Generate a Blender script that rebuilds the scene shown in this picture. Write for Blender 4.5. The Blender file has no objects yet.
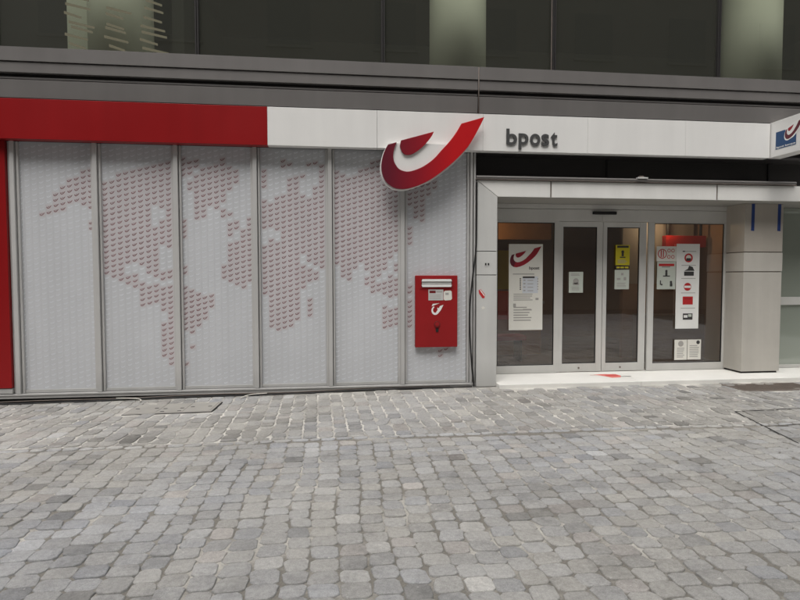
import bpy, bmesh, math, random
import numpy as np
from mathutils import Vector, Matrix
random.seed(7); rng = np.random.default_rng(11)
S = bpy.context.scene; COL = S.collection
R = math.radians

# ------------------------------------------------------------------ materials
def lin(c):
    return tuple(((v/255)/12.92 if v/255 <= .04045 else ((v/255+.055)/1.055)**2.4) for v in c)
def mat(name, rgb, rough=.5, metal=0., var=.08, scale=3., bump=0., bscale=40., srgb=True, spec=.5, streak=0., dirt_shade=None):
    """procedural material: base colour broken up by two noises, optional vertical streaks, low grime with contact shade and fine bump"""
    m = bpy.data.materials.new(name); m.use_nodes = True
    nt = m.node_tree; N = nt.nodes; L = nt.links; N.clear()
    out = N.new('ShaderNodeOutputMaterial'); b = N.new('ShaderNodeBsdfPrincipled'); L.new(b.outputs[0], out.inputs[0])
    c = lin(rgb) if srgb else rgb
    tc = N.new('ShaderNodeTexCoord')
    n1 = N.new('ShaderNodeTexNoise'); n1.inputs['Scale'].default_value = scale; n1.inputs['Detail'].default_value = 6; n1.inputs['Roughness'].default_value = .65
    L.new(tc.outputs['Object'], n1.inputs['Vector'])
    mr = N.new('ShaderNodeMapRange'); mr.inputs['From Min'].default_value = .25; mr.inputs['From Max'].default_value = .75
    mr.inputs['To Min'].default_value = 1-var; mr.inputs['To Max'].default_value = 1+var
    L.new(n1.outputs['Fac'], mr.inputs['Value'])
    val = mr.outputs['Result']
    if streak:
        mp = N.new('ShaderNodeMapping'); mp.inputs['Scale'].default_value = (3.2, 3.2, .35); L.new(tc.outputs['Object'], mp.inputs['Vector'])
        n2 = N.new('ShaderNodeTexNoise'); n2.inputs['Scale'].default_value = 1.5; n2.inputs['Detail'].default_value = 5; L.new(mp.outputs[0], n2.inputs['Vector'])
        m2 = N.new('ShaderNodeMapRange'); m2.inputs['From Min'].default_value = .3; m2.inputs['From Max'].default_value = .7
        m2.inputs['To Min'].default_value = 1-streak; m2.inputs['To Max'].default_value = 1+streak*.5
        L.new(n2.outputs['Fac'], m2.inputs['Value'])
        mu = N.new('ShaderNodeMath'); mu.operation = 'MULTIPLY'; L.new(val, mu.inputs[0]); L.new(m2.outputs[0], mu.inputs[1]); val = mu.outputs[0]
    if dirt_shade:   # darkens the foot, grime plus painted contact shade: (z low, z high, factor at the low end)
        sx = N.new('ShaderNodeSeparateXYZ'); L.new(tc.outputs['Object'], sx.inputs[0])
        m3 = N.new('ShaderNodeMapRange'); m3.inputs['From Min'].default_value = dirt_shade[0]; m3.inputs['From Max'].default_value = dirt_shade[1]
        m3.inputs['To Min'].default_value = dirt_shade[2]; m3.inputs['To Max'].default_value = 1
        L.new(sx.outputs['Z'], m3.inputs['Value'])
        mu = N.new('ShaderNodeMath'); mu.operation = 'MULTIPLY'; L.new(val, mu.inputs[0]); L.new(m3.outputs[0], mu.inputs[1]); val = mu.outputs[0]
    mx = N.new('ShaderNodeVectorMath'); mx.operation = 'SCALE'; mx.inputs[0].default_value = c
    L.new(val, mx.inputs['Scale']); L.new(mx.outputs[0], b.inputs['Base Color'])
    b.inputs['Metallic'].default_value = metal; b.inputs['Specular IOR Level'].default_value = spec
    r = N.new('ShaderNodeMapRange'); r.inputs['To Min'].default_value = max(.02, rough-.08); r.inputs['To Max'].default_value = min(1, rough+.08)
    L.new(n1.outputs['Fac'], r.inputs['Value']); L.new(r.outputs[0], b.inputs['Roughness'])
    if bump:
        nb = N.new('ShaderNodeTexNoise'); nb.inputs['Scale'].default_value = bscale; nb.inputs['Detail'].default_value = 4; L.new(tc.outputs['Object'], nb.inputs['Vector'])
        bp = N.new('ShaderNodeBump'); bp.inputs['Strength'].default_value = bump; bp.inputs['Distance'].default_value = .01
        L.new(nb.outputs['Fac'], bp.inputs['Height']); L.new(bp.outputs[0], b.inputs['Normal'])
    return m
def emit(name, rgb, s):
    m = bpy.data.materials.new(name); m.use_nodes = True; N = m.node_tree.nodes; N.clear()
    o = N.new('ShaderNodeOutputMaterial'); e = N.new('ShaderNodeEmission'); e.inputs[0].default_value = (*lin(rgb), 1); e.inputs[1].default_value = s
    m.node_tree.links.new(e.outputs[0], o.inputs[0]); return m
def glass(name, tint, trans, refl=.12, haze=.0, hazecol=(90, 90, 85)):
    m = bpy.data.materials.new(name); m.use_nodes = True; nt = m.node_tree; N = nt.nodes; L = nt.links; N.clear()
    o = N.new('ShaderNodeOutputMaterial'); t = N.new('ShaderNodeBsdfTransparent'); t.inputs[0].default_value = (*[v*trans for v in tint], 1)
    g = N.new('ShaderNodeBsdfGlossy'); g.inputs['Roughness'].default_value = .01
    f = N.new('ShaderNodeFresnel'); f.inputs['IOR'].default_value = 1.5
    a = N.new('ShaderNodeMath'); a.operation = 'MULTIPLY_ADD'; a.inputs[1].default_value = 1.3; a.inputs[2].default_value = refl-.05
    L.new(f.outputs[0], a.inputs[0])
    # slightly wavy panes
    tc = N.new('ShaderNodeTexCoord'); nz = N.new('ShaderNodeTexNoise'); nz.inputs['Scale'].default_value = 1.2; L.new(tc.outputs['Object'], nz.inputs['Vector'])
    bp = N.new('ShaderNodeBump'); bp.inputs['Strength'].default_value = .02; bp.inputs['Distance'].default_value = .01; L.new(nz.outputs['Fac'], bp.inputs['Height']); L.new(bp.outputs[0], g.inputs['Normal'])
    d = N.new('ShaderNodeBsdfDiffuse'); d.inputs[0].default_value = (*lin(hazecol), 1)
    mh = N.new('ShaderNodeMixShader'); mh.inputs[0].default_value = haze; L.new(t.outputs[0], mh.inputs[1]); L.new(d.outputs[0], mh.inputs[2])
    mx = N.new('ShaderNodeMixShader'); L.new(a.outputs[0], mx.inputs[0]); L.new(mh.outputs[0], mx.inputs[1]); L.new(g.outputs[0], mx.inputs[2]); L.new(mx.outputs[0], o.inputs[0])
    return m
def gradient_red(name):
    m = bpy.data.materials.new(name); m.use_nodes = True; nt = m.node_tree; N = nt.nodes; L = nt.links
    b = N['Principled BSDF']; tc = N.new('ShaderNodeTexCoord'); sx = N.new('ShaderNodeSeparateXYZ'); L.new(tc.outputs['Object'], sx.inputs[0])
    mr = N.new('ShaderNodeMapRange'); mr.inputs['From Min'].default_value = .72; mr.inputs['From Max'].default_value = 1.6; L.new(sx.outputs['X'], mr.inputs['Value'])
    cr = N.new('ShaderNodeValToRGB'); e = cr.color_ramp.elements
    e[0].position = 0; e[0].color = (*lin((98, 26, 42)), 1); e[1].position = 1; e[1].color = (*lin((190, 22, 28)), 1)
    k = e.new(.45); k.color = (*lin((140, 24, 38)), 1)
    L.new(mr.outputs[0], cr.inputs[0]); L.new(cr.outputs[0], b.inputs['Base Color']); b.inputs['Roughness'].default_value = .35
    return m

M = dict(
 fascia_white=mat('painted white aluminium', (234, 233, 230), .35, 0, .03, 1.2, streak=.035),
 fascia_red=mat('painted red aluminium', (142, 19, 22), .36, 0, .08, .6, streak=.07, spec=.35),
 cornice=mat('bronze grey anodised metal', (113, 110, 108), .42, .0, .08, .9, streak=.07),
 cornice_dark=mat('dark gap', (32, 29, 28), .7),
 black=mat('black rubber', (22, 21, 21), .6),
 alu=mat('brushed aluminium', (204, 204, 201), .45, .0, .05, 1.5, streak=.08, dirt_shade=(-.05, .4, .74)),
 alu_post=mat('matt aluminium channel', (190, 189, 187), .45, .0, .05, 1.5, streak=.07, dirt_shade=(-.05, .35, .74)),
 alu_frame=mat('satin door aluminium', (204, 203, 199), .42, .0, .04, 2, streak=.05, dirt_shade=(0, .35, .84)),
 lintel=mat('pale aluminium lintel', (232, 231, 227), .4, .0, .03, 1.5, streak=.06),
 plate=mat('printed metal sheet', (200, 202, 205), .55, 0, .04, 1.2, streak=.05, dirt_shade=(-.1, .7, .92)),
 mark_pale=mat('pale print', (224, 227, 232), .5, 0, .05, 5),
 mark_dot=mat('grey print line', (186, 188, 192), .5, 0, .08, 5),  # thin lines between the print columns
 mark_red=mat('dull red print', (126, 84, 87), .5, 0, .22, 6),
 cell_red=mat('pinkish print', (197, 193, 195), .55, 0, .04, 1.2, streak=.05),
 box_red=mat('red lacquered steel', (152, 30, 33), .45, 0, .07, 4, streak=.05, dirt_shade=(.4, 1.2, .9), spec=.3),
 box_dark=mat('dark red paint', (110, 24, 26), .5),  # deeper red of the slot frame, lock ring and small print
 chrome=mat('bright steel', (225, 225, 222), .25, .6, .04, 6),
 white=mat('white print', (238, 238, 235), .45, 0, .02, 5),
 paper=mat('white paper', (225, 223, 215), .6, 0, .03, 5),
 paper_grey=mat('grey green paper', (196, 202, 192), .6, 0, .04, 6),  # pale grey-green sheet colour
 paper_tone=mat('tinted paper', (208, 212, 218), .6, 0, .03, 6),
 yellow=mat('yellow paper', (205, 190, 40), .6, 0, .06, 6),
 ink=mat('dark ink', (60, 58, 58), .6),
 ink_soft=mat('grey ink', (165, 162, 157), .6),
 ink_red=mat('red ink', (190, 40, 42), .55),
 logo_red=mat('logo print red', (150, 28, 44), .5, 0, .1, 6),
 logo_maroon=mat('logo print maroon', (98, 26, 42), .5, 0, .1, 6),
 letter=mat('dark grey letters', (74, 74, 74), .45, 0, .05, 6),
 blue=mat('blue print', (22, 68, 114), .45, 0, .05, 4),
 tape=mat('blue tape', (36, 60, 120), .5, 0, .12, 9),
 marble=mat('white stone slab', (229, 228, 223), .45, 0, .06, 2.5, bump=.05, bscale=30),
 pillar=mat('beige metal cladding', (190, 186, 178), .5, .0, .07, 1.6, streak=.08, dirt_shade=(0, .4, .86)),
 pillar_warm=mat('warm beige cladding', (174, 167, 157), .5, .0, .07, 2, streak=.06),
 soffit=mat('grey soffit board', (150, 148, 142), .6, 0, .05, 2),
 dark_recess=mat('dark shutter box', (46, 43, 42), .6, 0, .12, 2, streak=.1),
 wall=mat('grey wall', (120, 117, 110), .8, 0, .06, 2, bump=.1),
 column=mat('pale green plaster', (222, 228, 208), .6, 0, .05, 1.5, streak=.03),
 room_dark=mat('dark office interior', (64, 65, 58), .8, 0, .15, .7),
 room_floor=mat('dark floor', (118, 104, 96), .35, 0, .12, 1.2),
 room_brown=mat('brown interior wall', (168, 134, 108), .7, 0, .15, .8),
 room_wood=mat('warm wood', (180, 128, 78), .5, 0, .16, 3),
 room_light=mat('light interior', (170, 165, 155), .7, 0, .08, 1),
 room_red=mat('interior red', (215, 44, 34), .5, 0, .06, 3),
 glass_up=glass('tinted office glass', (.86, .88, .82), .88, .13, .20, (118, 119, 108)),
 glass_dn=glass('entrance glass', (.95, .93, .91), .88, .22, .11, (140, 122, 104)),
 glass_green=glass('frosted greenish glass', (.8, .88, .82), .5, .14, .7, (172, 180, 168)),
 steel=mat('worn steel cover', (150, 147, 141), .55, .0, .12, 5, bump=.1, bscale=60),
 steel_dark=mat('dark worn steel', (112, 102, 95), .6, .0, .2, 9, bump=.15, bscale=60),
 op_wall=mat('pale render', (120, 116, 108), .9, 0, .10, .5, bump=.1),
 op_glass=mat('far window', (92, 92, 88), .6, 0, .1, 1),
 hose=mat('white plastic hose', (214, 210, 200), .5),
 lamp=emit('warm lamp', (255, 196, 120), 22), streak_glow=emit('glowing streak', (235, 222, 190), .24),
)
M['logo'] = gradient_red('graded red lacquer')

# ------------------------------------------------------------------ mesh helpers
class MB:
    def __init__(s): s.bm = bmesh.new(); s.m = []
    def mi(s, m):
        if m not in s.m: s.m.append(m)
        return s.m.index(m)
    def poly(s, pts, m):
        f = s.bm.faces.new([s.bm.verts.new(p) for p in pts]); f.material_index = s.mi(m); return f
    def box(s, x0, x1, y0, y1, z0, z1, m):
        if x0 > x1: x0, x1 = x1, x0
        if y0 > y1: y0, y1 = y1, y0
        if z0 > z1: z0, z1 = z1, z0
        v = [s.bm.verts.new(p) for p in ((x0,y0,z0),(x1,y0,z0),(x1,y1,z0),(x0,y1,z0),(x0,y0,z1),(x1,y0,z1),(x1,y1,z1),(x0,y1,z1))]
        k = s.mi(m)
        for q in ((0,3,2,1),(4,5,6,7),(0,1,5,4),(1,2,6,5),(2,3,7,6),(3,0,4,7)):
            s.bm.faces.new([v[i] for i in q]).material_index = k
        return s
    def prism(s, pts, y0, y1, m, mside=None):
        """outline in x, z pushed from y0 (front) to y1"""
        a = [s.bm.verts.new((x, y0, z)) for x, z in pts]; b = [s.bm.verts.new((x, y1, z)) for x, z in pts]
        k = s.mi(m); ks = s.mi(mside or m)
        f = s.bm.faces.new(a); f.material_index = k; g = s.bm.faces.new(b[::-1]); g.material_index = k
        n = len(pts)
        for i in range(n): s.bm.faces.new((a[i], b[i], b[(i+1) % n], a[(i+1) % n])).material_index = ks
        return s
    def disc(s, x, y, z, r, m, n=20, ry=1.):
        return s.poly([(x+r*math.cos(t*2*math.pi/n), y, z+r*ry*math.sin(t*2*math.pi/n)) for t in range(n)], m)
    def cyl(s, c, r, h, m, axis='Z', n=24, r2=None):
        r2 = r if r2 is None else r2
        rings = []
        for k, rr in ((0, r), (1, r2)):
            ring = []
            for i in range(n):
                a = i*2*math.pi/n; u, v = rr*math.cos(a), rr*math.sin(a)
                p = {'Z': (u, v, k*h), 'Y': (u, k*h, v), 'X': (k*h, u, v)}[axis]
                ring.append(s.bm.verts.new((c[0]+p[0], c[1]+p[1], c[2]+p[2])))
            rings.append(ring)
        k = s.mi(m)
        for i in range(n):
            f = s.bm.faces.new((rings[0][i], rings[0][(i+1) % n], rings[1][(i+1) % n], rings[1][i])); f.material_index = k; f.smooth = True
        s.bm.faces.new(rings[0][::-1]).material_index = k; s.bm.faces.new(rings[1]).material_index = k
        return s
    def tube(s, pts, r, m, n=8):
        pts = [Vector(p) for p in pts]; prev = None; k = s.mi(m)
        for i, p in enumerate(pts):
            d = (pts[min(i+1, len(pts)-1)]-pts[max(i-1, 0)]).normalized()
            a = d.cross(Vector((0, 0, 1)) if abs(d.z) < .9 else Vector((0, 1, 0))).normalized(); b = d.cross(a)
            ring = [s.bm.verts.new(p+r*(math.cos(t*2*math.pi/n)*a+math.sin(t*2*math.pi/n)*b)) for t in range(n)]
            if prev:
                for j in range(n):
                    f = s.bm.faces.new((prev[j], prev[(j+1) % n], ring[(j+1) % n], ring[j])); f.material_index = k; f.smooth = True
            prev = ring
        return s
    def add_mesh(s, me, mtx, m):
        k = s.mi(m); n0 = len(s.bm.faces); nv = len(s.bm.verts)
        s.bm.from_mesh(me); s.bm.verts.ensure_lookup_table(); s.bm.faces.ensure_lookup_table()
        bmesh.ops.transform(s.bm, matrix=mtx, verts=s.bm.verts[nv:])
        for f in s.bm.faces[n0:]: f.material_index = k
    def build(s, name, parent=None, bevel=0., fix=True):
        if fix: bmesh.ops.recalc_face_normals(s.bm, faces=s.bm.faces)
        me = bpy.data.meshes.new(name); s.bm.to_mesh(me); s.bm.free()
        for m in s.m: me.materials.append(m)
        o = bpy.data.objects.new(name, me); COL.objects.link(o)
        if parent is not None:
            o.parent = parent; o.matrix_parent_inverse = Matrix.Translation(-parent.location)
        if bevel:
            b = o.modifiers.new('bevel', 'BEVEL'); b.width = bevel; b.segments = 2; b.limit_method = 'ANGLE'; b.angle_limit = R(50)
        return o
def tag(o, label=None, cat=None, group=None, kind=None):
    if label: o['label'] = label
    if cat: o['category'] = cat
    if group: o['group'] = group
    if kind: o['kind'] = kind
    return o
def thing(name, loc, label, cat, group=None):
    o = bpy.data.objects.new(name, None); o.location = loc; o.empty_display_size = .1; COL.objects.link(o)
    return tag(o, label, cat, group)
_fonts = {}
def text_mesh(ch, offset=0., extrude=0.):
    cu = bpy.data.curves.new('glyph', 'FONT'); cu.body = ch; cu.size = 1; cu.offset = offset; cu.extrude = extrude; cu.resolution_u = 6
    o = bpy.data.objects.new('glyph', cu); COL.objects.link(o); bpy.context.view_layer.update()
    me = bpy.data.meshes.new_from_object(o.evaluated_get(bpy.context.evaluated_depsgraph_get()))
    bpy.data.objects.remove(o); bpy.data.curves.remove(cu)
    co = np.zeros(len(me.vertices)*3); me.vertices.foreach_get('co', co); co = co.reshape(-1, 3)
    return me, co.min(0), co.max(0)
def put_text(mb, ch, x0, x1, z0, z1, y, m, offset=.02, depth=0., face='-Y'):
    """text stretched to a box on a wall facing -Y or -X"""
    me, lo, hi = text_mesh(ch, offset, .5 if depth else 0)
    sx = (x1-x0)/(hi[0]-lo[0]); sz = (z1-z0)/(hi[1]-lo[1]); d = depth if depth else 1
    mtx = Matrix(((sx, 0, 0, x0-lo[0]*sx), (0, 0, -d, y), (0, sz, 0, z0-lo[1]*sz), (0, 0, 0, 1)))
    if face == '-X':   # x runs along -Y
        mtx = Matrix(((0, 0, -d, y), (-sx, 0, 0, -x0+lo[0]*sx), (0, sz, 0, z0-lo[1]*sz), (0, 0, 0, 1)))
    mb.add_mesh(me, mtx, m); bpy.data.meshes.remove(me)

XL, XR = -7.2, 10.2        # how far the facade is built

# ------------------------------------------------------------------ ground
def zg(x, y):
    f = np.clip((y+2.4)/2.1, 0, 1); f = f*f*(3-2*f)
    return np.where(x < 1.9, .0127*(x-1.9), 0)*f + .004*np.sin(x*1.7+y*.9)*np.cos(y*1.3-x*.6)
def in_rect(x, y, r): return r[0] < x < r[1] and r[2] < y < r[3]
COVER = (-2.40, -1.34, -.97, -.40); GRATE = (5.42, 6.52, -.78, -.33)
def stones(specs, name, bedrect, label_bed):
    """specs: list of (cx, cy, half width, half depth, exponent, colour, relief)"""
    n = 16; V = []; F = []; C = []; base = 0
    th = (np.arange(n)+.5)*2*np.pi/n
    for cx, cy, a, b, e, col, rel in specs:
        ct, st = np.cos(th), np.sin(th)
        r = (np.abs(ct)**e+np.abs(st)**e)**(-1/e)
        r = r*(1+rng.normal(0, .020, n))
        skew = rng.normal(0, .09); tap = rng.normal(0, .07)
        ux = r*ct*a*(1+tap*r*st)+skew*r*st*b; uy = r*st*b+rng.normal(0, .04)*r*ct*a
        tx, ty = rng.normal(0, .018, 2); dz = rng.normal(0, .0022)
        rings = []
        for sc, z in ((1.02, -.035), (1.0, -.008*rel), (.97, -.002*rel), (.90, 0)):
            X = cx+ux*sc; Y = cy+uy*sc
            Z = zg(X, Y)+z+dz+(ux*tx+uy*ty)*sc*rel*.6+(rng.normal(0, .0008, n) if z == 0 else 0)
            rings.append(np.stack([X, Y, Z], 1))
        cen = np.array([[cx, cy, float(zg(cx, cy))+dz+.0015]])
        V.append(np.concatenate(rings+[cen]))
        i = np.arange(n); j = (i+1) % n
        for k in range(3):
            F.append(np.stack([base+k*n+i, base+k*n+j, base+(k+1)*n+j, base+(k+1)*n+i], 1))
        F.append(np.stack([base+3*n+i, base+3*n+j, np.full(n, base+4*n), np.full(n, -1)], 1))
        C.append(np.tile(np.array(col), (4*n+1, 1)))
        base += 4*n+1
    V = np.concatenate(V); F = np.concatenate(F); C = np.concatenate(C)
    nstone = len(F)
    # mortar bed under the stones, a gently uneven grid
    x0, x1, y0, y1 = bedrect; nx = int((x1-x0)/.12)+1; ny = int((y1-y0)/.12)+1
    gx, gy = np.meshgrid(np.linspace(x0, x1, nx), np.linspace(y0, y1, ny))
    gz = zg(gx, gy)-.0085+rng.normal(0, .0012, gx.shape)
    V = np.concatenate([V, np.stack([gx.ravel(), gy.ravel(), gz.ravel()], 1)])
    ii, jj = np.meshgrid(np.arange(nx-1), np.arange(ny-1)); q = base+jj*nx+ii; q = q.ravel()
    F = np.concatenate([F, np.stack([q, q+1, q+nx+1, q+nx], 1)])
    C = np.concatenate([C, np.tile([.5, .5, .5], (nx*ny, 1))])
    me = bpy.data.meshes.new(name)
    tri = F[:, 3] < 0; tot = np.where(tri, 3, 4); start = np.concatenate([[0], np.cumsum(tot)[:-1]])
    loops = F.ravel(); loops = loops[loops >= 0]
    me.vertices.add(len(V)); me.vertices.foreach_set('co', V.ravel())
    me.loops.add(len(loops)); me.loops.foreach_set('vertex_index', loops.astype(np.int32))
    me.polygons.add(len(F)); me.polygons.foreach_set('loop_start', start.astype(np.int32)); me.polygons.foreach_set('loop_total', tot.astype(np.int32))
    mi = np.zeros(len(F), np.int32); mi[nstone:] = 1; me.polygons.foreach_set('material_index', mi)
    me.update(calc_edges=True); me.validate()
    at = me.color_attributes.new('tint', 'FLOAT_COLOR', 'POINT'); at.data.foreach_set('color', np.concatenate([C, np.ones((len(C), 1))], 1).ravel())
    me.polygons.foreach_set('use_smooth', np.ones(len(F), bool))
    me.materials.append(STONE); me.materials.append(label_bed)
    o = bpy.data.objects.new(name, me); COL.objects.link(o); return tag(o, kind='structure')
def stone_mat():
    m = bpy.data.materials.new('worn stone setts'); m.use_nodes = True; nt = m.node_tree; N = nt.nodes; L = nt.links
    b = N['Principled BSDF']; at = N.new('ShaderNodeAttribute'); at.attribute_name = 'tint'; tc = N.new('ShaderNodeTexCoord')
    def noise(sc, d=5, rgh=.6):
        n = N.new('ShaderNodeTexNoise'); n.inputs['Scale'].default_value = sc; n.inputs['Detail'].default_value = d; n.inputs['Roughness'].default_value = rgh
        L.new(tc.outputs['Object'], n.inputs['Vector']); return n.outputs['Fac']
    def rng_(v, a, c, lo=.3, hi=.7):
        r = N.new('ShaderNodeMapRange'); r.inputs['From Min'].default_value = lo; r.inputs['From Max'].default_value = hi
        r.inputs['To Min'].default_value = a; r.inputs['To Max'].default_value = c; L.new(v, r.inputs['Value']); return r.outputs[0]
    def mul(a, c):
        q = N.new('ShaderNodeMath'); q.operation = 'MULTIPLY'; L.new(a, q.inputs[0]); L.new(c, q.inputs[1]); return q.outputs[0]
    f = mul(mul(rng_(noise(38), .84, 1.14), rng_(noise(190, 4), .76, 1.22)), rng_(noise(.9, 3), .90, 1.08))
    sc = N.new('ShaderNodeVectorMath'); sc.operation = 'SCALE'; L.new(at.outputs['Color'], sc.inputs[0]); L.new(f, sc.inputs['Scale'])
    # dusty film that ignores the single stone
    mx = N.new('ShaderNodeMix'); mx.data_type = 'RGBA'; L.new(rng_(noise(7, 6, .7), 0, .38, .45, .8), mx.inputs[0])
    L.new(sc.outputs[0], mx.inputs[6]); mx.inputs[7].default_value = (.41, .395, .365, 1)
    st = N.new('ShaderNodeVectorMath'); st.operation = 'SCALE'; L.new(mx.outputs[2], st.inputs[0]); L.new(rng_(noise(2.6, 7, .75), .80, 1.03, .36, .50), st.inputs['Scale'])
    gm = N.new('ShaderNodeMix'); gm.data_type = 'RGBA'; L.new(rng_(noise(26, 2, .5), 0, .5, .735, .76), gm.inputs[0]); L.new(st.outputs[0], gm.inputs[6]); gm.inputs[7].default_value = (.62, .60, .57, 1)
    L.new(gm.outputs[2], b.inputs['Base Color'])
    L.new(rng_(noise(20), .55, .85), b.inputs['Roughness']); b.inputs['Specular IOR Level'].default_value = .35
    bp = N.new('ShaderNodeBump'); bp.inputs['Strength'].default_value = .6; bp.inputs['Distance'].default_value = .006
    L.new(noise(60, 6, .7), bp.inputs['Height']); L.new(bp.outputs[0], b.inputs['Normal'])
    return m
def bed_mat(name, dark, light, lo, hi, sc):
    m = bpy.data.materials.new(name); m.use_nodes = True; nt = m.node_tree; N = nt.nodes; L = nt.links; b = N['Principled BSDF']
    tc = N.new('ShaderNodeTexCoord'); n = N.new('ShaderNodeTexNoise'); n.inputs['Scale'].default_value = sc; n.inputs['Detail'].default_value = 5
    L.new(tc.outputs['Object'], n.inputs['Vector']); cr = N.new('ShaderNodeValToRGB'); e = cr.color_ramp.elements
    e[0].position = lo; e[0].color = (*dark, 1); e[1].position = hi; e[1].color = (*light, 1); L.new(n.outputs['Fac'], cr.inputs[0])
    n2 = N.new('ShaderNodeTexNoise'); n2.inputs['Scale'].default_value = 90; L.new(tc.outputs['Object'], n2.inputs['Vector'])
    mr = N.new('ShaderNodeMapRange'); mr.inputs['To Min'].default_value = .6; mr.inputs['To Max'].default_value = 1.4; L.new(n2.outputs['Fac'], mr.inputs['Value'])
    v = N.new('ShaderNodeVectorMath'); v.operation = 'SCALE'; L.new(cr.outputs[0], v.inputs[0]); L.new(mr.outputs[0], v.inputs['Scale']); L.new(v.outputs[0], b.inputs['Base Color'])
    b.inputs['Roughness'].default_value = .95
    return m
STONE = stone_mat()
BED_ROAD = bed_mat('gritty joints', (.19, .178, .155), (.48, .46, .42), .48, .66, 1.9)
BED_WALK = bed_mat('pale mortar', (.32, .305, .28), (.56, .54, .50), .40, .58, 2.2)
def blob(x, y, s, ph):
    return math.sin(x*s+ph)*math.cos(y*s*1.2-ph*.7)+.6*math.sin(x*s*2.1-y*s*1.7+ph*2)
def stone_col(x, y, warm):
    v = .335*(1+random.gauss(0, .07))*(1+.05*blob(x, y, .9, 2))
    t = warm+.55*blob(x, y, 1.1, .4)+random.gauss(0, .33)
    r = random.random()
    if r < .03: v *= .64
    elif r < .075: v *= 1.2
    elif r < .14: v *= .87; t -= .5
    k = max(-1, min(1.3, t))
    c = [v*(1+.034*k), v*(1+.008*k), v*(1-.048*k)]
    if random.random() < .05: c = [v*1.06, v*1.0, v*.94]
    return c
road = []; x = XL
while x < XR+1:
    w = random.uniform(.136, .168); cx0 = x+w/2; y = -2.36-random.random()*.06
    while y > -12:
        d = random.uniform(.116, .150)
        cx = cx0+.018*math.sin(y*1.9+cx0*.8)+.010*math.sin(y*5.3+cx0*3.1)+random.gauss(0, .004); cy = y-d/2
        road.append((cx, cy, w/2-.0038, d/2-.0018, random.uniform(7, 14), stone_col(cx, cy, .5), random.uniform(.5, .85)))
        y -= d
    x += w
x = XL                                    # the gutter line of small stones
while x < XR+1:
    w = random.uniform(.10, .17); yy = -2.30+.03*math.sin(x*.8)
    road.append((x+w/2, yy, w/2-.006, random.uniform(.03, .042), 3, [v*1.08 for v in stone_col(x, yy, .1)], 1.1)); x += w
walk = []; x = XL; i = 0
while x < XR+1:
    w = random.uniform(.138, .168); cx = x+w/2; y = -.0-random.random()*.15
    while y > -2.2:
        d = random.choice((.105, .16, .22, .30))*random.uniform(.9, 1.1)
        if y-d < -2.25: d = y+2.25
        if d < .05: break
        cy = y-d/2
        px = cx+.07*(cy+1)*(-.35)
        if not (in_rect(px, cy, COVER) or in_rect(px, cy, GRATE)) and cy < (-.06 if px < 2.1 else -.25):
            c = [u_*(.93 if cx > 1.5 else .98) for u_ in stone_col(cx, cy, .9)]
            if random.random() < .2: c = [v*.80 for v in c]
            walk.append((px, cy, w/2-.0085, d/2-.0035, random.uniform(6, 9), c, .55))
        y -= d
    x += w
stones(road, 'road', (XL, XR+1, -12.1, -2.27), BED_ROAD)
stones(walk, 'pavement', (XL, XR+1, -2.262, .02), BED_WALK)
g = MB(); g.poly([(-200, -200, -.11), (200, -200, -.11), (200, 200, -.11), (-200, 200, -.11)], mat('asphalt', (.06, .058, .055), .9, srgb=False, bump=.2)); tag(g.build('ground'), kind='structure')

# ------------------------------------------------------------------ the office building
B = thing('office_building', (2, .1, 0), 'modern street building with dark bronze cornice under tinted office windows', 'building')
w = MB()
w.box(XL, 1.96, .10, .30, -.1, 3.215, M['wall'])             # behind the metal screen
w.box(XL, XR, .02, 6.2, 3.72, 4.20, M['wall'])               # slab between the floors
w.box(XL, XR, .05, .35, 6.6, 12, M['wall']); w.box(XL, XR, .35, 6.2, 6.6, 6.8, M['room_dark']); w.box(XL, XR, 5.9, 6.2, 6.8, 12, M['wall'])
w.build('wall', B)
w = MB()
w.box(XL, XR, 5.0, 5.15, 4.2, 6.6, M['room_dark']); w.box(XL, XL+.1, .35, 5.0, 4.2, 6.6, M['room_dark']); w.box(XR-.1, XR, .35, 5.0, 4.2, 6.6, M['room_dark'])
w.build('interior_wall', B)
w = MB(); w.box(-2.44, -2.26, 1.7, 5.0, 4.2, 6.6, M['room_dark']); w.box(-7, -3.75, 1.9, 2.0, 4.2, 6.6, M['black']); w.build('interior_wall', B)
# cornice
cn = MB()
for a, b in ((XL, 1.943), (1.963, XR)):
    cn.box(a, b, -.165, .05, 4.135, 4.300, M['cornice'])
    cn.box(a, b, -.150, .02, 4.003, 4.125, M['cornice'])
    cn.box(a, b, -.115, .02, 3.935, 3.957, M['cornice'])
    cn.prism([(a, 0), (b, 0), (b, .01), (a, .01)], 0, .001, M['cornice'])
    cn.poly([(a, -.150, 3.915), (b, -.150, 3.915), (b, -.135, 3.703), (a, -.135, 3.703)], M['cornice'])
    cn.poly([(a, -.150, 3.915), (b, -.150, 3.915), (b, -.02, 3.93), (a, -.02, 3.93)], M['cornice'])
co = cn.build('cornice', B, bevel=.003)
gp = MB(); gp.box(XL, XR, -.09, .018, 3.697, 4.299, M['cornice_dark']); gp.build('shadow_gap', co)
jt = MB(); jt.cyl((1.953, -.158, 3.70), .007, .595, M['steel_dark'], n=10); jt.build('joint_strip', co)
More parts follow.
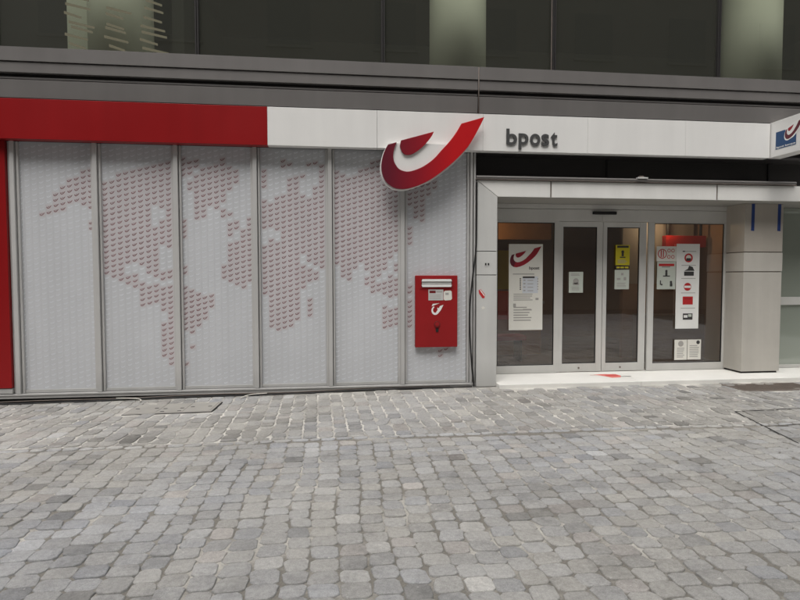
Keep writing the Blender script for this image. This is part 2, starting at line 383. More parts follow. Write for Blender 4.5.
# windows
MX = [-6.45, -4.07, -1.69, .69, 3.05, 5.49, 7.9, XR]
for k in range(len(MX)-1):
    a, b = MX[k], MX[k+1]
    f = MB(); t = .022
    f.box(a+.004, a+t, -.02, .06, 4.302, 6.6, M['cornice_dark']); f.box(b-t, b-.004, -.02, .06, 4.302, 6.6, M['cornice_dark'])
    f.box(a+t, b-t, -.02, .06, 4.302, 4.335, M['cornice_dark']); f.box(a+t, b-t, -.02, .06, 6.56, 6.6, M['cornice_dark'])
    if k == 3: f.box(b-t-.028, b-t-.018, -.03, -.021, 4.34, 6.56, M['steel_dark']); f.box(a+t+1, b-t-.03, -.03, -.021, 4.335, 4.341, M['alu'])
    wo = f.build('window', B)
    p = MB(); p.poly([(a+t, .02, 4.335), (b-t, .02, 4.335), (b-t, .02, 6.56), (a+t, .02, 6.56)], M['glass_up']); p.build('pane', wo, fix=False)
for cx in (-3.0, 1.955, 6.9):
    c = MB(); c.cyl((cx, 1.15, 4.2), .435, 2.4, M['column'], n=48); c.build('column', B)
# glowing slats added for the soft light streaks in the left window
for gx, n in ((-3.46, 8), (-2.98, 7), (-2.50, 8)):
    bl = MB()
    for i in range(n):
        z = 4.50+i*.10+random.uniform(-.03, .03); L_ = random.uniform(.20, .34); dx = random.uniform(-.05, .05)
        bl.poly([(gx+dx, .50, z), (gx+dx+L_, .50, z-.06), (gx+dx+L_, .50, z-.030), (gx+dx, .50, z+.038)], M['streak_glow'])
    tag(bl.build('light_streak', B), 'slanting glowing strips standing in for light streaks behind the left office window')
pn = MB(); pn.box(-3.78, -3.3, 1.25, 1.3, 4.2, 6.6, M['column']); pn.box(-4.25, -3.80, 1.20, 1.3, 4.2, 4.62, M['room_light']); pn.build('partition', B)
# right-hand end cheek of the fascia zone and the dark shutter recess above the entrance
rc = MB(); rc.box(1.96, XR, .30, .36, 2.62, 3.716, M['dark_recess']); rc.box(1.96, XR, .0, .30, 3.215, 3.25, M['dark_recess'])
for xx in (3.98, 6.55): rc.box(xx, xx+.02, .28, .30, 2.9, 3.215, M['black'])
rc.build('shutter_recess', B)
sf = MB(); sf.box(1.97, XR, -.04, 1.2, 2.606, 2.62, M['soffit']); sf.build('soffit', B)

# street building over the road, behind the photographer (it is what the panes mirror)
OB = thing('apartment_building', (1, -16, 0), 'pale rendered street building with rows of dark windows across the road', 'building')
q = MB(); q.box(-30, 42, -19, -16, -.1, 20, M['op_wall']); q.build('wall', OB)
for r_ in range(4):
    for c_ in range(14):
        q = MB(); x0 = -24+c_*4.3; z0 = .9+r_*3.3
        q.box(x0, x0+1.7, -15.99, -15.94, z0, z0+1.9, M['op_glass']); q.box(x0-.08, x0+1.78, -15.99, -15.88, z0-.1, z0-.005, M['op_wall']); q.build('window', OB)

# ------------------------------------------------------------------ metal screen with the printed world map
MAP = {"1":[[-3.618,2.28,2.32],[-3.537,2.31,2.41],[-3.45,2.34,2.58],[-3.369,2.37,2.67],[-3.284,2.44,2.76],[-3.197,2.49,2.79],[-3.113,2.44,2.88],[-3.048,2.39,2.9],[-3.059,2.12,2.24]],"2":[[-2.862,1.57,2.74],[-2.778,1.53,2.76],[-2.692,1.5,2.86],[-2.604,1.7,2.89],[-2.621,1.46,1.55],[-2.518,1.74,2.91],[-2.535,1.4,1.57],[-2.432,1.7,2.94],[-2.453,1.16,1.47],[-2.347,1.59,2.96],[-2.367,1.17,1.42],[-2.252,2.42,2.98],[-2.269,1.55,2.18],[-2.28,1.16,1.43],[-2.166,2.38,3.01],[-2.177,1.92,2.28],[-2.188,1.49,1.61],[-2.194,1.09,1.4],[-2.204,0.5,0.95],[-2.085,2.31,3.04],[-2.096,1.92,2.27],[-2.105,1.52,1.64],[-2.118,0.4,1.43]],"3":[[-1.897,2.79,3.04],[-1.91,2.04,2.28],[-1.92,1.58,1.64],[-1.929,0.8,1.42],[-1.941,0.38,0.43],[-1.814,2.86,3.04],[-1.818,2.66,2.77],[-1.846,0.8,1.38],[-1.855,0.55,0.6],[-1.731,2.96,3.06],[-1.738,2.3,2.85],[-1.762,0.9,1.34],[-1.652,2.31,2.96],[-1.676,0.93,1.3],[-1.568,2.42,2.97],[-1.59,1.14,1.32],[-1.484,2.43,3.0],[-1.397,2.52,3.09],[-1.403,2.32,2.42],[-1.415,1.47,1.69],[-1.313,2.62,2.98],[-1.319,2.33,2.39],[-1.322,2.08,2.25],[-1.329,1.43,1.98],[-1.224,2.76,2.93],[-1.232,2.16,2.27],[-1.239,1.39,2.0],[-1.148,1.4,2.16],[-1.071,1.43,2.27]],"4":[[-0.878,2.71,2.96],[-0.884,2.14,2.5],[-0.893,1.28,1.95],[-0.794,2.15,2.51],[-0.804,0.84,1.99],[-0.705,2.91,2.94],[-0.711,2.11,2.55],[-0.721,0.81,1.97],[-0.619,2.95,3.05],[-0.626,1.99,2.57],[-0.635,0.82,1.92],[-0.536,2.96,3.02],[-0.547,0.85,2.8],[-0.455,2.62,2.83],[-0.464,0.94,2.58],[-0.373,2.8,2.85],[-0.378,1.82,2.59],[-0.384,1.37,1.7],[-0.288,2.99,3.03],[-0.295,1.73,2.59],[-0.3,1.46,1.61],[-0.303,0.98,1.24],[-0.206,3.0,3.04],[-0.213,1.69,2.7],[-0.218,1.48,1.57],[-0.127,1.62,2.99]],"5":[[0.072,1.7,2.92],[0.138,1.5,2.9],[0.217,1.46,2.84],[0.306,1.64,2.84],[0.387,1.72,2.96],[0.468,1.61,2.99],[0.465,1.41,1.53],[0.548,1.31,3.05],[0.635,1.53,3.07],[0.633,1.33,1.45],[0.716,1.62,3.02],[0.714,1.27,1.46],[0.714,0.82,1.09],[0.798,1.77,3.02],[0.796,1.24,1.56],[0.796,0.85,1.08],[0.872,1.86,3.03],[0.871,1.58,1.69],[0.87,1.24,1.53],[0.87,0.86,1.12]],"6":[[1.058,2.48,2.76],[1.057,1.96,2.21],[1.057,1.31,1.37],[1.057,0.84,1.2],[1.14,2.3,2.79],[1.228,2.26,2.79],[1.313,2.62,2.77],[1.396,2.73,2.88],[1.462,0.41,0.52],[1.56,0.48,0.53]]}
POST = [-3.93, -2.96, -1.98, -.99, -.02, .95, 1.90]
SC = thing('metal_screen', (-1, 0, 0), 'grey metal screen of six panels printed with a world map of small red marks', 'screen')
SW = [(0, .58), (.03, .26), (.16, .04), (.34, 0), (.58, .16), (.80, .50), (1, 1), (.76, .86), (.60, .52), (.42, .28), (.25, .28), (.17, .42), (.17, .62)]
DR = [(.27, .60), (.62, .84), (.52, .60), (.38, .47), (.28, .48)]
NAMES = {1: 'panel with only the small western tip of North America in red marks', 2: 'panel with North America in red marks', 3: 'panel with Greenland, Brazil and the bulge of West Africa in red marks',
         4: 'panel with Europe and southern Africa in red marks', 5: 'panel with Asia almost filling its upper half in red marks', 6: 'plain pale panel that carries the red letter box'}
for k in range(6):
    a, b = POST[k]+.062, POST[k+1]-.062
    pm = MB(); pm.box(a, b, .040, .055, .075, 3.215, M['plate'])
    c0, pitch, ncol = ((-3.87, .0835, 11), (-2.862, .0863, 10), (-1.90, .083, 11), (-.878, .0835, 10), (.072, .080, 11), (1.058, .0845, 10))[k]; a0_ = c0-pitch/2
    segs = {}
    for xx, z0, z1 in MAP[str(k+1)]:
        if k == 5 and xx > 1.42:   # two or three stray marks under the letter box
            ci = int((xx-a0_)/pitch)
        else: ci = int(round((xx-c0)/pitch))
        segs.setdefault(max(0, min(ncol-1, ci)), []).append((z0-.012, z1+.012))
    for c in range(ncol):
        xc = c0+pitch*c
        zz = .115+((c*.0235) % .0665)
        if c: pm.poly([(a0_+pitch*c-.0012, .0385, .09), (a0_+pitch*c+.0012, .0385, .09), (a0_+pitch*c+.0012, .0385, 3.2), (a0_+pitch*c-.0012, .0385, 3.2)], M['mark_dot'])
        while zz < 3.19:
            red = any(s0 <= zz <= s1 for s0, s1 in segs.get(c, []))
            mm = M['mark_red'] if red else M['mark_pale']
            if red: pm.poly([(xc-pitch*.49, .0392, zz-.033), (xc+pitch*.49, .0392, zz-.033), (xc+pitch*.49, .0392, zz+.033), (xc-pitch*.49, .0392, zz+.033)], M['cell_red'])
            wd, ht = (.062, .041) if red else (.054, .028)
            jx = random.gauss(0, .0012)
            pm.poly([(xc-wd/2+u*wd+jx, .0388, zz-ht/2+v*ht) for u, v in SW], mm)
            pm.poly([(xc-wd/2+u*wd+jx, .0388, zz-ht/2+v*ht) for u, v in DR], mm)
            zz += .0665
    po = pm.build('panel', SC); tag(po, NAMES[k+1])
    fr = MB()
    fr.box(a, b, .020, .038, .052, .090, M['alu_post']); fr.build('panel_frame', po, bevel=.002)
for i, px in enumerate(POST):
    pt = MB(); hw = .060 if i else .062
    if i == 6: 
        pt.box(px-.056, px-.030, -.005, .10, .05, 3.204, M['alu_post']); pt.box(px-.022, px+.012, -.035, .10, .05, 3.204, M['alu_post'])
        pt.box(px-.030, px-.022, .02, .10, .05, 3.204, M['cornice_dark']); pt.cyl((px+.040, -.02, .0), .014, 3.2, M['alu_post'], n=12)
    else:
        pt.box(px-hw, px-.034, .004, .10, .05, 3.204, M['alu_post']); pt.box(px-.026, px+.026, -.030, .10, .05, 3.204, M['alu_post'])
        pt.box(px+.034, px+hw, .004, .10, .05, 3.204, M['alu_post']); pt.box(px-.034, px-.026, -.010, .10, .05, 3.204, M['alu_post']); pt.box(px+.026, px+.034, .03, .10, .05, 3.204, M['cornice_dark'])
    pt.build('post', SC, bevel=.003)
rl = MB(); rl.box(XL, 1.955, -.045, .10, -.008, .047, M['alu_post']); rl.box(XL, 1.955, -.055, -.046, .030, .050, M['alu_post']); rl.build('bottom_rail', SC, bevel=.003)
dk = MB(); dk.box(XL, 1.95, .0, .05, -.13, -.010, M['black']); dk.build('base_gap', SC)

# ------------------------------------------------------------------ fascia
FA = thing('fascia_sign', (1, -.15, 3.2), 'long fascia band, red at the left and white over the entrance', 'fascia')
def fpanel(a, b, m, z0=3.205, z1=3.690):
    f = MB(); f.box(a+.0015, b-.0015, -.150, -.02, z0, z1, m); return f.build('panel', FA, bevel=.002)
tag(fpanel(XL, -.808, M['fascia_red']), 'red left part of the fascia band')
for a, b in ((-.808, .597), (.597, 2.015), (2.015, 3.485), (3.485, 4.92), (4.92, 6.21)): fpanel(a, b, M['fascia_white'])
bk = MB(); bk.box(XL, 6.2, -.019, .018, 3.207, 3.688, M['cornice_dark']); bk.build('backing', FA)
rv = MB(); rv.box(XL, -3.996, -.045, .08, .128, 3.200, M['fascia_red'])
tag(rv.build('red_wall_panel', None, bevel=.003), 'tall dark red wall panel at the left edge beside the metal screen', 'wall panel')
bt = MB(); bt.box(XL, -3.996, -.035, .08, .056, .122, M['alu_post']); bt.build('bottom_rail', SC, bevel=.003)

# logo sign
def arc(pts, n=3):   # Catmull-Rom rounding of an open outline
    out = []
    for i in range(len(pts)-1):
        p0, p1, p2, p3 = [Vector((*pts[max(0, min(len(pts)-1, j))], 0)) for j in (i-1, i, i+1, i+2)]
        for k in range(n):
            t = k/n; q_ = .5*((2*p1)+(p2-p0)*t+(2*p0-5*p1+4*p2-p3)*t*t+(3*p1-p0-3*p2+p3)*t**3); out.append((q_.x, q_.y))
    return out+[pts[-1]]
OUT = [(2.004,3.619),(1.926,3.461),(1.815,3.269),(1.726,3.158),(1.592,3.025),(1.437,2.896),(1.26,2.774),(1.083,2.695),(.93,2.66),(.799,2.679),(.701,2.753),(.652,2.859),(.643,2.965),(.661,3.073),(.691,3.159),(.73,3.228)]
INN = [(.843,3.263),(.813,3.183),(.797,3.097),(.806,3.023),(.838,2.959),(.886,2.911),(.974,2.887),(1.072,2.906),(1.193,2.96),(1.326,3.056),(1.436,3.177),(1.547,3.299),(1.635,3.42),(1.697,3.525)]
DRO = [(.898,3.286),(1.332,3.411),(1.303,3.352),(1.248,3.28),(1.182,3.21),(1.105,3.148),(1.029,3.107),(.952,3.105),(.904,3.153),(.884,3.217)]
LG = thing('logo_sign', (1.3, -.25, 3.1), 'large red and white curved horn emblem standing out from the white fascia', 'logo sign')
lb = MB(); cxx, czz = 1.25, 3.1
hull = [(x_+.012*(1 if x_ > cxx else -1), z_-.012) for x_, z_ in arc(OUT[2:])]+[(.735, 3.258), (1.79, 3.258)]
lb.prism(hull, -.235, -.1515, M['fascia_white']); lb.build('backing', LG, bevel=.003)
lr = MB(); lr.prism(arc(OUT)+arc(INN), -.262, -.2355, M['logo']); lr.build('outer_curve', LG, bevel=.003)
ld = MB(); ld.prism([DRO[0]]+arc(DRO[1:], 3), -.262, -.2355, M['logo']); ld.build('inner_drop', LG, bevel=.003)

# letters
LT = thing('letter_sign', (2.7, -.16, 3.29), 'dark grey raised letters reading bpost on the white fascia', 'lettering')
def LX(cx): return 2.335+(cx-85)/630*.712
def LZ(cy): return 3.290+(275-cy)/195*.212
for ch, a, b, t, bo in (('b', 85, 215, 80, 278), ('p', 235, 355, 133, 332), ('o', 375, 502, 133, 280), ('s', 516, 612, 133, 280), ('t', 636, 716, 108, 280)):
    q = MB(); put_text(q, ch, LX(a), LX(b), LZ(bo), LZ(t), -.162, M['letter'], .018, .014); tag(q.build('letter', LT, fix=False), 'letter '+ch)

# projecting sign at the right
PS = thing('projecting_sign', (6.3, -.2, 3.2), 'white box sign with a blue bank emblem at the right end of the fascia', 'sign')
q = MB(); q.box(6.222, 6.42, -1.05, -.10, 3.205, 3.700, M['fascia_white']); q.build('sign_box', PS, bevel=.004)
q = MB(); q.poly([(6.2185, -.245, 3.300), (6.2185, -.600, 3.300), (6.2185, -.600, 3.540), (6.2185, -.245, 3.540)], M['blue'])
def yz(pts, x_, m): q.poly([(x_, -y_, z_) for y_, z_ in pts], m)
def mapsw(pts, lo=(.643, 2.66), hi=(2.004, 3.619), y0=.405, y1=.70, z0=3.40, z1=3.625):
    return [(y0+(u-lo[0])/(hi[0]-lo[0])*(y1-y0), z0+(v-lo[1])/(hi[1]-lo[1])*(z1-z0)) for u, v in pts]
yz(mapsw([(x_+(.06 if x_ > 1.2 else -.05), z_-.07) for x_, z_ in OUT]+[(.72, 3.36), (1.33, 3.55), (1.66, 3.62)]), 6.2180, M['white'])
yz(mapsw(OUT+INN), 6.2172, M['logo_maroon']); yz(mapsw(DRO), 6.2172, M['logo_red'])
put_text(q, 'bpost banque', .262, .590, 3.306, 3.338, 6.2176, M['white'], .02, 0, '-X')
q.build('emblem', PS)

# ------------------------------------------------------------------ letter box
MBX = thing('letter_box', (1.41, 0, .55), 'red wall letter box with white horn symbol set in the last metal panel', 'letter box')
q = MB(); q.box(1.122, 1.704, -.030, .036, .556, 1.536, M['box_red']); q.build('body', MBX, bevel=.006)
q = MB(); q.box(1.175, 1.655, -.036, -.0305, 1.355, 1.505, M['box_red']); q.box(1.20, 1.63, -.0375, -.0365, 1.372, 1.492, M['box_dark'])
q.build('slot_surround', MBX, bevel=.002)
q = MB(); q.prism([(1.205, 1.455), (1.62, 1.455), (1.61, 1.485), (1.215, 1.485)], -.060, -.038, M['white']); q.box(1.21, 1.615, -.044, -.038, 1.412, 1.452, M['alu'])
q.prism([(1.215, 1.380), (1.61, 1.380), (1.62, 1.408), (1.205, 1.408)], -.055, -.038, M['white']); q.build('flap', MBX, bevel=.0015)
q = MB(); q.box(1.300, 1.506, -.034, -.0305, 1.198, 1.345, M['alu']); q.box(1.315, 1.40, -.0348, -.0343, 1.295, 1.330, M['box_dark']); q.box(1.408, 1.49, -.0348, -.0343, 1.305, 1.322, M['ink_soft'])
for i in range(4): q.box(1.315, 1.47, -.0348, -.0343, 1.215+i*.018, 1.221+i*.018, M['ink_soft'])
tag(q.build('collection_plate', MBX), 'grey plate with collection times')
q = MB(); q.prism([(1.512, 1.21), (1.53, 1.195), (1.61, 1.2), (1.628, 1.22), (1.622, 1.315), (1.605, 1.33), (1.53, 1.328), (1.512, 1.31)], -.0335, -.0305, M['paper']); q.box(1.535, 1.58, -.0342, -.0336, 1.27, 1.30, M['ink_soft']); q.build('sticker', MBX)
q = MB()       # horn: ring with flaring bell
n = 26; hx, hz = 1.395, 1.062
for i in range(n):
    a0, a1 = R(-250+i*290/n), R(-250+(i+1)*290/n); th = .016+.012*abs(math.sin((i/n)*math.pi))
    pr = lambda a_, r_: (hx+r_*math.cos(a_)*.86, -.0318, hz+r_*math.sin(a_))
    q.poly([pr(a0, .050-th*.6), pr(a1, .050-th*.6), pr(a1, .050+th*.5), pr(a0, .050+th*.5)], M['white'])
q.poly([(1.405, -.0322, 1.035), (1.432, -.0322, 1.015), (1.47, -.0322, 1.06), (1.508, -.0322, 1.135), (1.46, -.0322, 1.120), (1.435, -.0322, 1.075)], M['white'])
q.poly([(1.345, -.0322, 1.115), (1.36, -.0322, 1.150), (1.455, -.0322, 1.158), (1.40, -.0322, 1.138)], M['white'])
for i in range(5): q.poly([(1.32+i*.028, -.0318, 1.172), (1.338+i*.028, -.0318, 1.172), (1.338+i*.028, -.0318, 1.180), (1.32+i*.028, -.0318, 1.180)], M['ink_red'])
q.build('horn_symbol', MBX)
q = MB(); q.cyl((1.42, -.044, .872), .042, .014, M['box_dark'], 'Y'); q.cyl((1.42, -.047, .872), .030, .003, M['box_red'], 'Y'); q.build('lock_cover', MBX, bevel=.002)
q = MB(); q.prism([(1.405, .765), (1.437, .765), (1.442, .815), (1.40, .815)], -.037, -.0305, M['black']); q.build('keyhole', MBX)

# ------------------------------------------------------------------ portal frame around the entrance
PF = thing('portal_frame', (2.1, 0, 0), 'brushed aluminium portal of upright and lintel around the glass entrance', 'portal')
for z0, z1 in ((.0, 1.536), (1.546, 1.860)):
    q = MB(); q.box(1.966, 2.250, -.050, .60, z0, z1, M['alu']); q.build('upright_casing', PF, bevel=.003)
q = MB(); q.prism([(1.966, 1.870), (2.250, 1.870), (2.250, 2.609), (1.966, 2.826)], -.050, .60, M['alu']); q.build('upright_casing', PF, bevel=.003)
q = MB(); q.prism([(1.972, 2.829), (2.254, 2.6115), (3.000, 2.6115), (3.000, 2.829)], -.050, .28, M['lintel']); q.build('lintel', PF, bevel=.003)
for a, b in ((3.022, 5.478), (5.500, XR)):
    q = MB(); q.box(a, b, -.050, .28, 2.6115, 2.829, M['lintel']); q.build('lintel', PF, bevel=.003)
q = MB(); q.box(1.975, 2.24, -.040, .59, .005, 1.9, M['cornice_dark']); q.box(2.9, 5.6, -.036, .25, 2.613, 2.825, M['steel_dark']); q.build('inner_core', PF)
q = MB(); q.tube([(1.945, -.075, 2.868), (6.70, -.075, 2.868)], .020, M['cornice']); q.tube([(1.945, -.03, 2.842), (6.75, -.03, 2.842)], .012, M['steel_dark'])
q.build('awning_rail', PF)
q = MB(); q.box(4.25, 4.40, -.11, -.05, 2.885, 2.905, M['alu']); q.box(4.28, 4.34, -.10, -.06, 2.905, 2.925, M['steel_dark']); q.build('rail_clip', PF, bevel=.003)
q = MB(); q.box(2.065, 2.155, -.052, -.0502, 1.655, 1.73, M['alu']); q.box(2.080, 2.100, -.0565, -.0542, 1.675, 1.705, M['black']); q.box(2.120, 2.140, -.0565, -.0542, 1.675, 1.705, M['black'])
tag(q.build('key_switch', None), 'small plate with two black keyholes on the metal upright', 'key switch')
q = MB(); q.prism([(1.995, 1.335), (2.025, 1.345), (2.085, 1.27), (2.075, 1.225), (2.045, 1.225), (2.0, 1.29)], -.0525, -.0503, M['ink_red']); q.poly([(2.01, -.0530, 1.335), (2.022, -.0530, 1.338), (2.08, -.0530, 1.262), (2.072, -.0530, 1.25)], M['white'])
tag(q.build('sticker', None), 'torn red and white sticker on the metal upright at chest height', 'sticker')
q = MB(); q.prism([(2.035, 1.10), (2.06, 1.112), (2.085, 1.095), (2.075, 1.075), (2.045, 1.072)], -.0525, -.0503, M['paper'])
tag(q.build('sticker', None), 'tiny white sticker scrap on the upright below the red one', 'sticker')

# ------------------------------------------------------------------ glazed entrance
EN = thing('glass_entrance', (4.2, .62, .05), 'glazed shop entrance with a pair of sliding doors between two fixed windows', 'entrance')
q = MB(); q.box(2.255, 6.22, .60, .70, 2.352, 2.530, M['alu_frame']); q.box(2.255, 6.22, .60, .70, 2.536, 2.604, M['alu_frame']); q.build('header', EN, bevel=.003)
q = MB(); q.box(3.925, 4.300, .560, .5985, 2.455, 2.500, M['black']); q.build('motion_sensor', EN, bevel=.006)
q = MB(); q.box(4.09, 4.13, .585, .599, 2.36, 2.44, M['alu_frame']); q.build('bracket', EN)
def frame(nm, x0, x1, z0, z1, gx0, gx1, gz0, gz1, yf, d=.045, gm='glass_dn', lab=None):
    f = MB(); m = M['alu_frame']
    f.box(x0, gx0, yf, yf+d, z0, z1, m); f.box(gx1, x1, yf, yf+d, z0, z1, m)
    f.box(gx0, gx1, yf+.001, yf+d, z0, gz0, m); f.box(gx0, gx1, yf+.001, yf+d, gz1, z1, m)
    s_ = .012
    f.box(gx0, gx0+s_, yf+.012, yf+.028, gz0, gz1, M['black']); f.box(gx1-s_, gx1, yf+.012, yf+.028, gz0, gz1, M['black'])
    f.box(gx0+s_, gx1-s_, yf+.012, yf+.028, gz0, gz0+s_, M['black']); f.box(gx0+s_, gx1-s_, yf+.012, yf+.028, gz1-s_, gz1, M['black'])
    o = f.build(nm, EN, bevel=.002)
    if lab: tag(o, lab)
    p = MB(); p.poly([(gx0+s_, yf+.02, gz0+s_), (gx1-s_, yf+.02, gz0+s_), (gx1-s_, yf+.02, gz1-s_), (gx0+s_, yf+.02, gz1-s_)], M[gm]); p.build('pane', o, fix=False); return o
frame('window', 2.255, 3.405, .052, 2.350, 2.45, 3.337, .170, 2.328, .60, lab='left fixed window')
d1 = frame('sliding_door', 3.412, 4.112, .058, 2.346, 3.482, 4.022, .182, 2.270, .625, lab='left sliding door leaf')
d2 = frame('sliding_door', 4.120, 4.822, .058, 2.346, 4.182, 4.712, .182, 2.270, .625, lab='right sliding door leaf')
frame('window', 4.845, 6.205, .052, 2.350, 4.940, 6.100, .165, 2.336, .60, lab='right fixed window')
for dd, xx in ((d1, 3.75), (d2, 4.42)):
    q = MB(); q.cyl((xx, .617, .115), .014, .008, M['steel_dark'], 'Y', 12); q.build('lock', dd)
q = MB(); q.tube([(6.185, .555, 1.57), (6.185, .555, 2.38)], .010, M['chrome']); rod = q.build('metal_rod', None); tag(rod, 'thin upright silver rod ending in a knob beside the right window', 'rod')
q = MB(); q.cyl((6.185, .53, 1.565), .026, .05, M['chrome'], 'Y', 14); k_ = q.build('knob', rod, bevel=.004)
# greenish window beyond the pillar
RW = thing('side_window', (8, .62, .05), 'pale greenish frosted window with a middle rail right of the pillar', 'window')
q = MB(); q.poly([(6.78, .63, .10), (XR, .63, .10), (XR, .63, 2.6), (6.78, .63, 2.6)], M['glass_green']); q.build('pane', RW, fix=False)
q = MB(); q.box(6.76, XR, .60, .66, 1.06, 1.185, M['alu_frame']); q.box(6.76, XR, .60, .66, .052, .10, M['alu_frame']); q.box(8.3, 8.38, .598, .66, .10, 2.6, M['alu_frame']); q.build('rail', RW, bevel=.003)

# pillar
PL = thing('clad_pillar', (6.44, .4, .05), 'square beige metal clad pillar right of the entrance', 'pillar')
q = MB(); q.box(6.150, 6.735, .225, .66, .050, .078, M['cornice_dark']); q.build('plinth', PL)
q = MB(); q.box(6.130, 6.757, .202, .66, .078, 1.578, M['pillar']); q.build('casing', PL, bevel=.004)
q = MB(); q.box(6.126, 6.761, .198, .66, 1.592, 1.872, M['pillar']); q.build('casing', PL, bevel=.004)
q = MB(); q.box(6.130, 6.757, .202, .66, 1.886, 2.604, M['pillar_warm']); q.build('casing', PL, bevel=.004)
q = MB(); q.box(6.14, 6.745, .212, .65, 1.5, 1.95, M['steel_dark']); q.build('inner_core', PL)
for x0, side in ((6.232, 'left'), (6.662, 'right')):
    q = MB(); q.prism([(x0, 2.20), (x0+.052, 2.195), (x0+.055, 2.60), (x0+.004, 2.60)], .1995, .2015, M['tape'])
    tag(q.build('tape_strip', None), 'vertical blue tape strip at the upper %s of the beige pillar' % side, 'tape', 'blue tape strips on the pillar')

# step
q = MB(); q.box(2.253, 4.30, -.20, .595, -.05, .050, M['marble']); q.box(4.303, 6.80, -.20, .595, -.05, .050, M['marble']); q.box(6.803, XR, -.20, .595, -.05, .050, M['marble'])
q.box(2.253, XR, .595, .80, -.05, .048, M['marble'])
tag(q.build('stone_step', None, bevel=.006), 'low white stone doorstep running in front of the glass entrance', 'step')
q = MB()
q.poly([(3.86, .36, .0518), (4.0, .40, .0518), (4.22, .38, .0518), (4.24, .26, .0518), (4.17, .12, .0518), (4.02, .10, .0518), (3.98, .22, .0518), (3.93, .30, .0518)], mat('worn red vinyl', (216, 120, 112), .6, 0, .2, 12))
q.poly([(4.0, .30, .0526), (4.2, .28, .0526), (4.19, .22, .0526), (4.01, .24, .0526)], M['ink_red']); q.poly([(3.80, .345, .0526), (4.2, .355, .0526), (4.2, .335, .0526), (3.8, .33, .0526)], M['ink_red'])
q.poly([(4.2, .19, .0526), (4.36, .20, .0526), (4.36, .17, .0526), (4.2, .16, .0526)], M['ink'])
tag(q.build('floor_decal', None), 'worn red vinyl decal on the white doorstep', 'decal')

# ------------------------------------------------------------------ papers on the glass
YP = .592
def poster(name, x0, x1, z0, z1, m, y=YP, tilt=0.):
    q = MB(); q.prism([(x0, z0), (x1, z0), (x1+tilt, z1), (x0+tilt, z1)], y, y+.003, m)
    W_, H_ = x1-x0, z1-z0
    def rc_(u0, u1, v0, v1, mm, k=1): q.poly([(x0+tilt*v+u*W_, y-.0007*k, z0+v*H_) for u, v in ((u0, v0), (u1, v0), (u1, v1), (u0, v1))], mm)
    def ci_(u, v, r, mm, k=1): q.disc(x0+tilt*v+u*W_, y-.0007*k, z0+v*H_, r, mm)
    def lines(u0, u1, v0, v1, n_, mm=M['ink_soft'], rag=.3):
        for i in range(n_):
            v = v0+(v1-v0)*(i+.5)/n_; h = (v1-v0)/n_*.22
            rc_(u0, u1-(u1-u0)*random.random()*rag, v-h, v+h, mm)
    return q, rc_, ci_, lines
# tall opening-hours poster with the emblem
x0, x1, z0, z1 = 2.628, 3.154, .712, 2.003
q, rc_, ci_, lines = poster('poster', x0, x1, z0, z1, M['paper'], YP, -.006)
def m2(pts, k=2): return [(x0+.012+(u-.643)/1.361*.485, YP-.0007*k, 1.655+(v-2.66)/.959*.315) for u, v in pts]
q.poly(m2(OUT+INN), M['logo_red']); q.poly(m2(DRO), M['logo_red'])
q.poly(m2([(.73, 3.228)]+[(.843, 3.263), (.813, 3.183), (.797, 3.097), (.806, 3.023), (.838, 2.959), (.886, 2.911)]+[(.799, 2.679), (.701, 2.753), (.652, 2.859), (.643, 2.965), (.661, 3.073), (.691, 3.159)], 3), M['logo_maroon'])
put_text(q, 'bpost', x0+.31, x0+.47, 1.610, 1.668, YP-.0012, M['ink'], .02)
lines(.12, .75, .640, .665, 1, M['ink_soft'], 0)
rc_(.40, .86, .43, .625, M['paper_tone']); rc_(.41, .76, .605, .625, M['ink'], 2)
for i in range(6): rc_(.32, .36, .47+i*.024, .484+i*.024, M['ink'], 2)
for i in range(4): rc_(.43, .49, .455+i*.04, .468+i*.04, M['ink_soft'], 2); rc_(.55, .72, .455+i*.04, .463+i*.04, M['ink_soft'], 2)
for i in range(5): rc_(.84, .87, .47+i*.03, .483+i*.03, M['ink_soft'], 2)
lines(.14, .72, .34, .43, 4); lines(.14, .70, .10, .28, 6); rc_(.42, .66, .235, .247, M['ink_soft'], 2)
rc_(.79, .88, .35, .375, M['ink_soft'], 2); rc_(.13, .21, .27, .31, M['ink_soft'], 2)
tag(q.build('poster', None), 'tall white opening hours poster with red emblem on the left window', 'poster')
q, rc_, ci_, lines = poster('notice', 3.574, 3.800, 1.270, 1.588, M['paper_grey'], .617)
lines(.15, .85, .80, .92, 2); ci_(.5, .55, .045, M['ink_soft']); rc_(.28, .72, .36, .47, M['ink_soft'], 1); lines(.2, .8, .1, .3, 3)
tag(q.build('notice', None), 'small white notice on the left sliding door leaf', 'notice')
q, rc_, ci_, lines = poster('notice', 4.318, 4.546, 1.690, 1.998, M['yellow'], .617)
rc_(.1, .92, .86, .97, M['ink']); ci_(.5, .66, .024, M['ink']); rc_(.42, .58, .44, .60, M['ink']); rc_(.3, .7, .36, .42, M['ink']); lines(.15, .85, .08, .28, 3, M['ink_soft'])
tag(q.build('notice', None), 'yellow warning notice with a black figure on the right sliding door leaf', 'notice')
q, rc_, ci_, lines = poster('notice', 4.318, 4.546, 1.630, 1.680, M['ink'], .617)
rc_(.08, .30, .25, .75, M['yellow']); rc_(.36, .60, .25, .75, M['yellow']); rc_(.66, .92, .25, .75, M['yellow'])
tag(q.build('sign_strip', None), 'narrow black and yellow strip between the yellow and white door notices', 'sign strip')
q, rc_, ci_, lines = poster('notice', 4.308, 4.542, 1.320, 1.618, M['paper_grey'], .617)
rc_(.44, .60, .72, .84, M['ink_soft']); rc_(.15, .40, .48, .58, M['ink_soft']); rc_(.62, .80, .46, .62, M['ink_soft']); lines(.15, .85, .1, .35, 4)
tag(q.build('notice', None), 'white notice under the yellow one on the right sliding door leaf', 'notice')
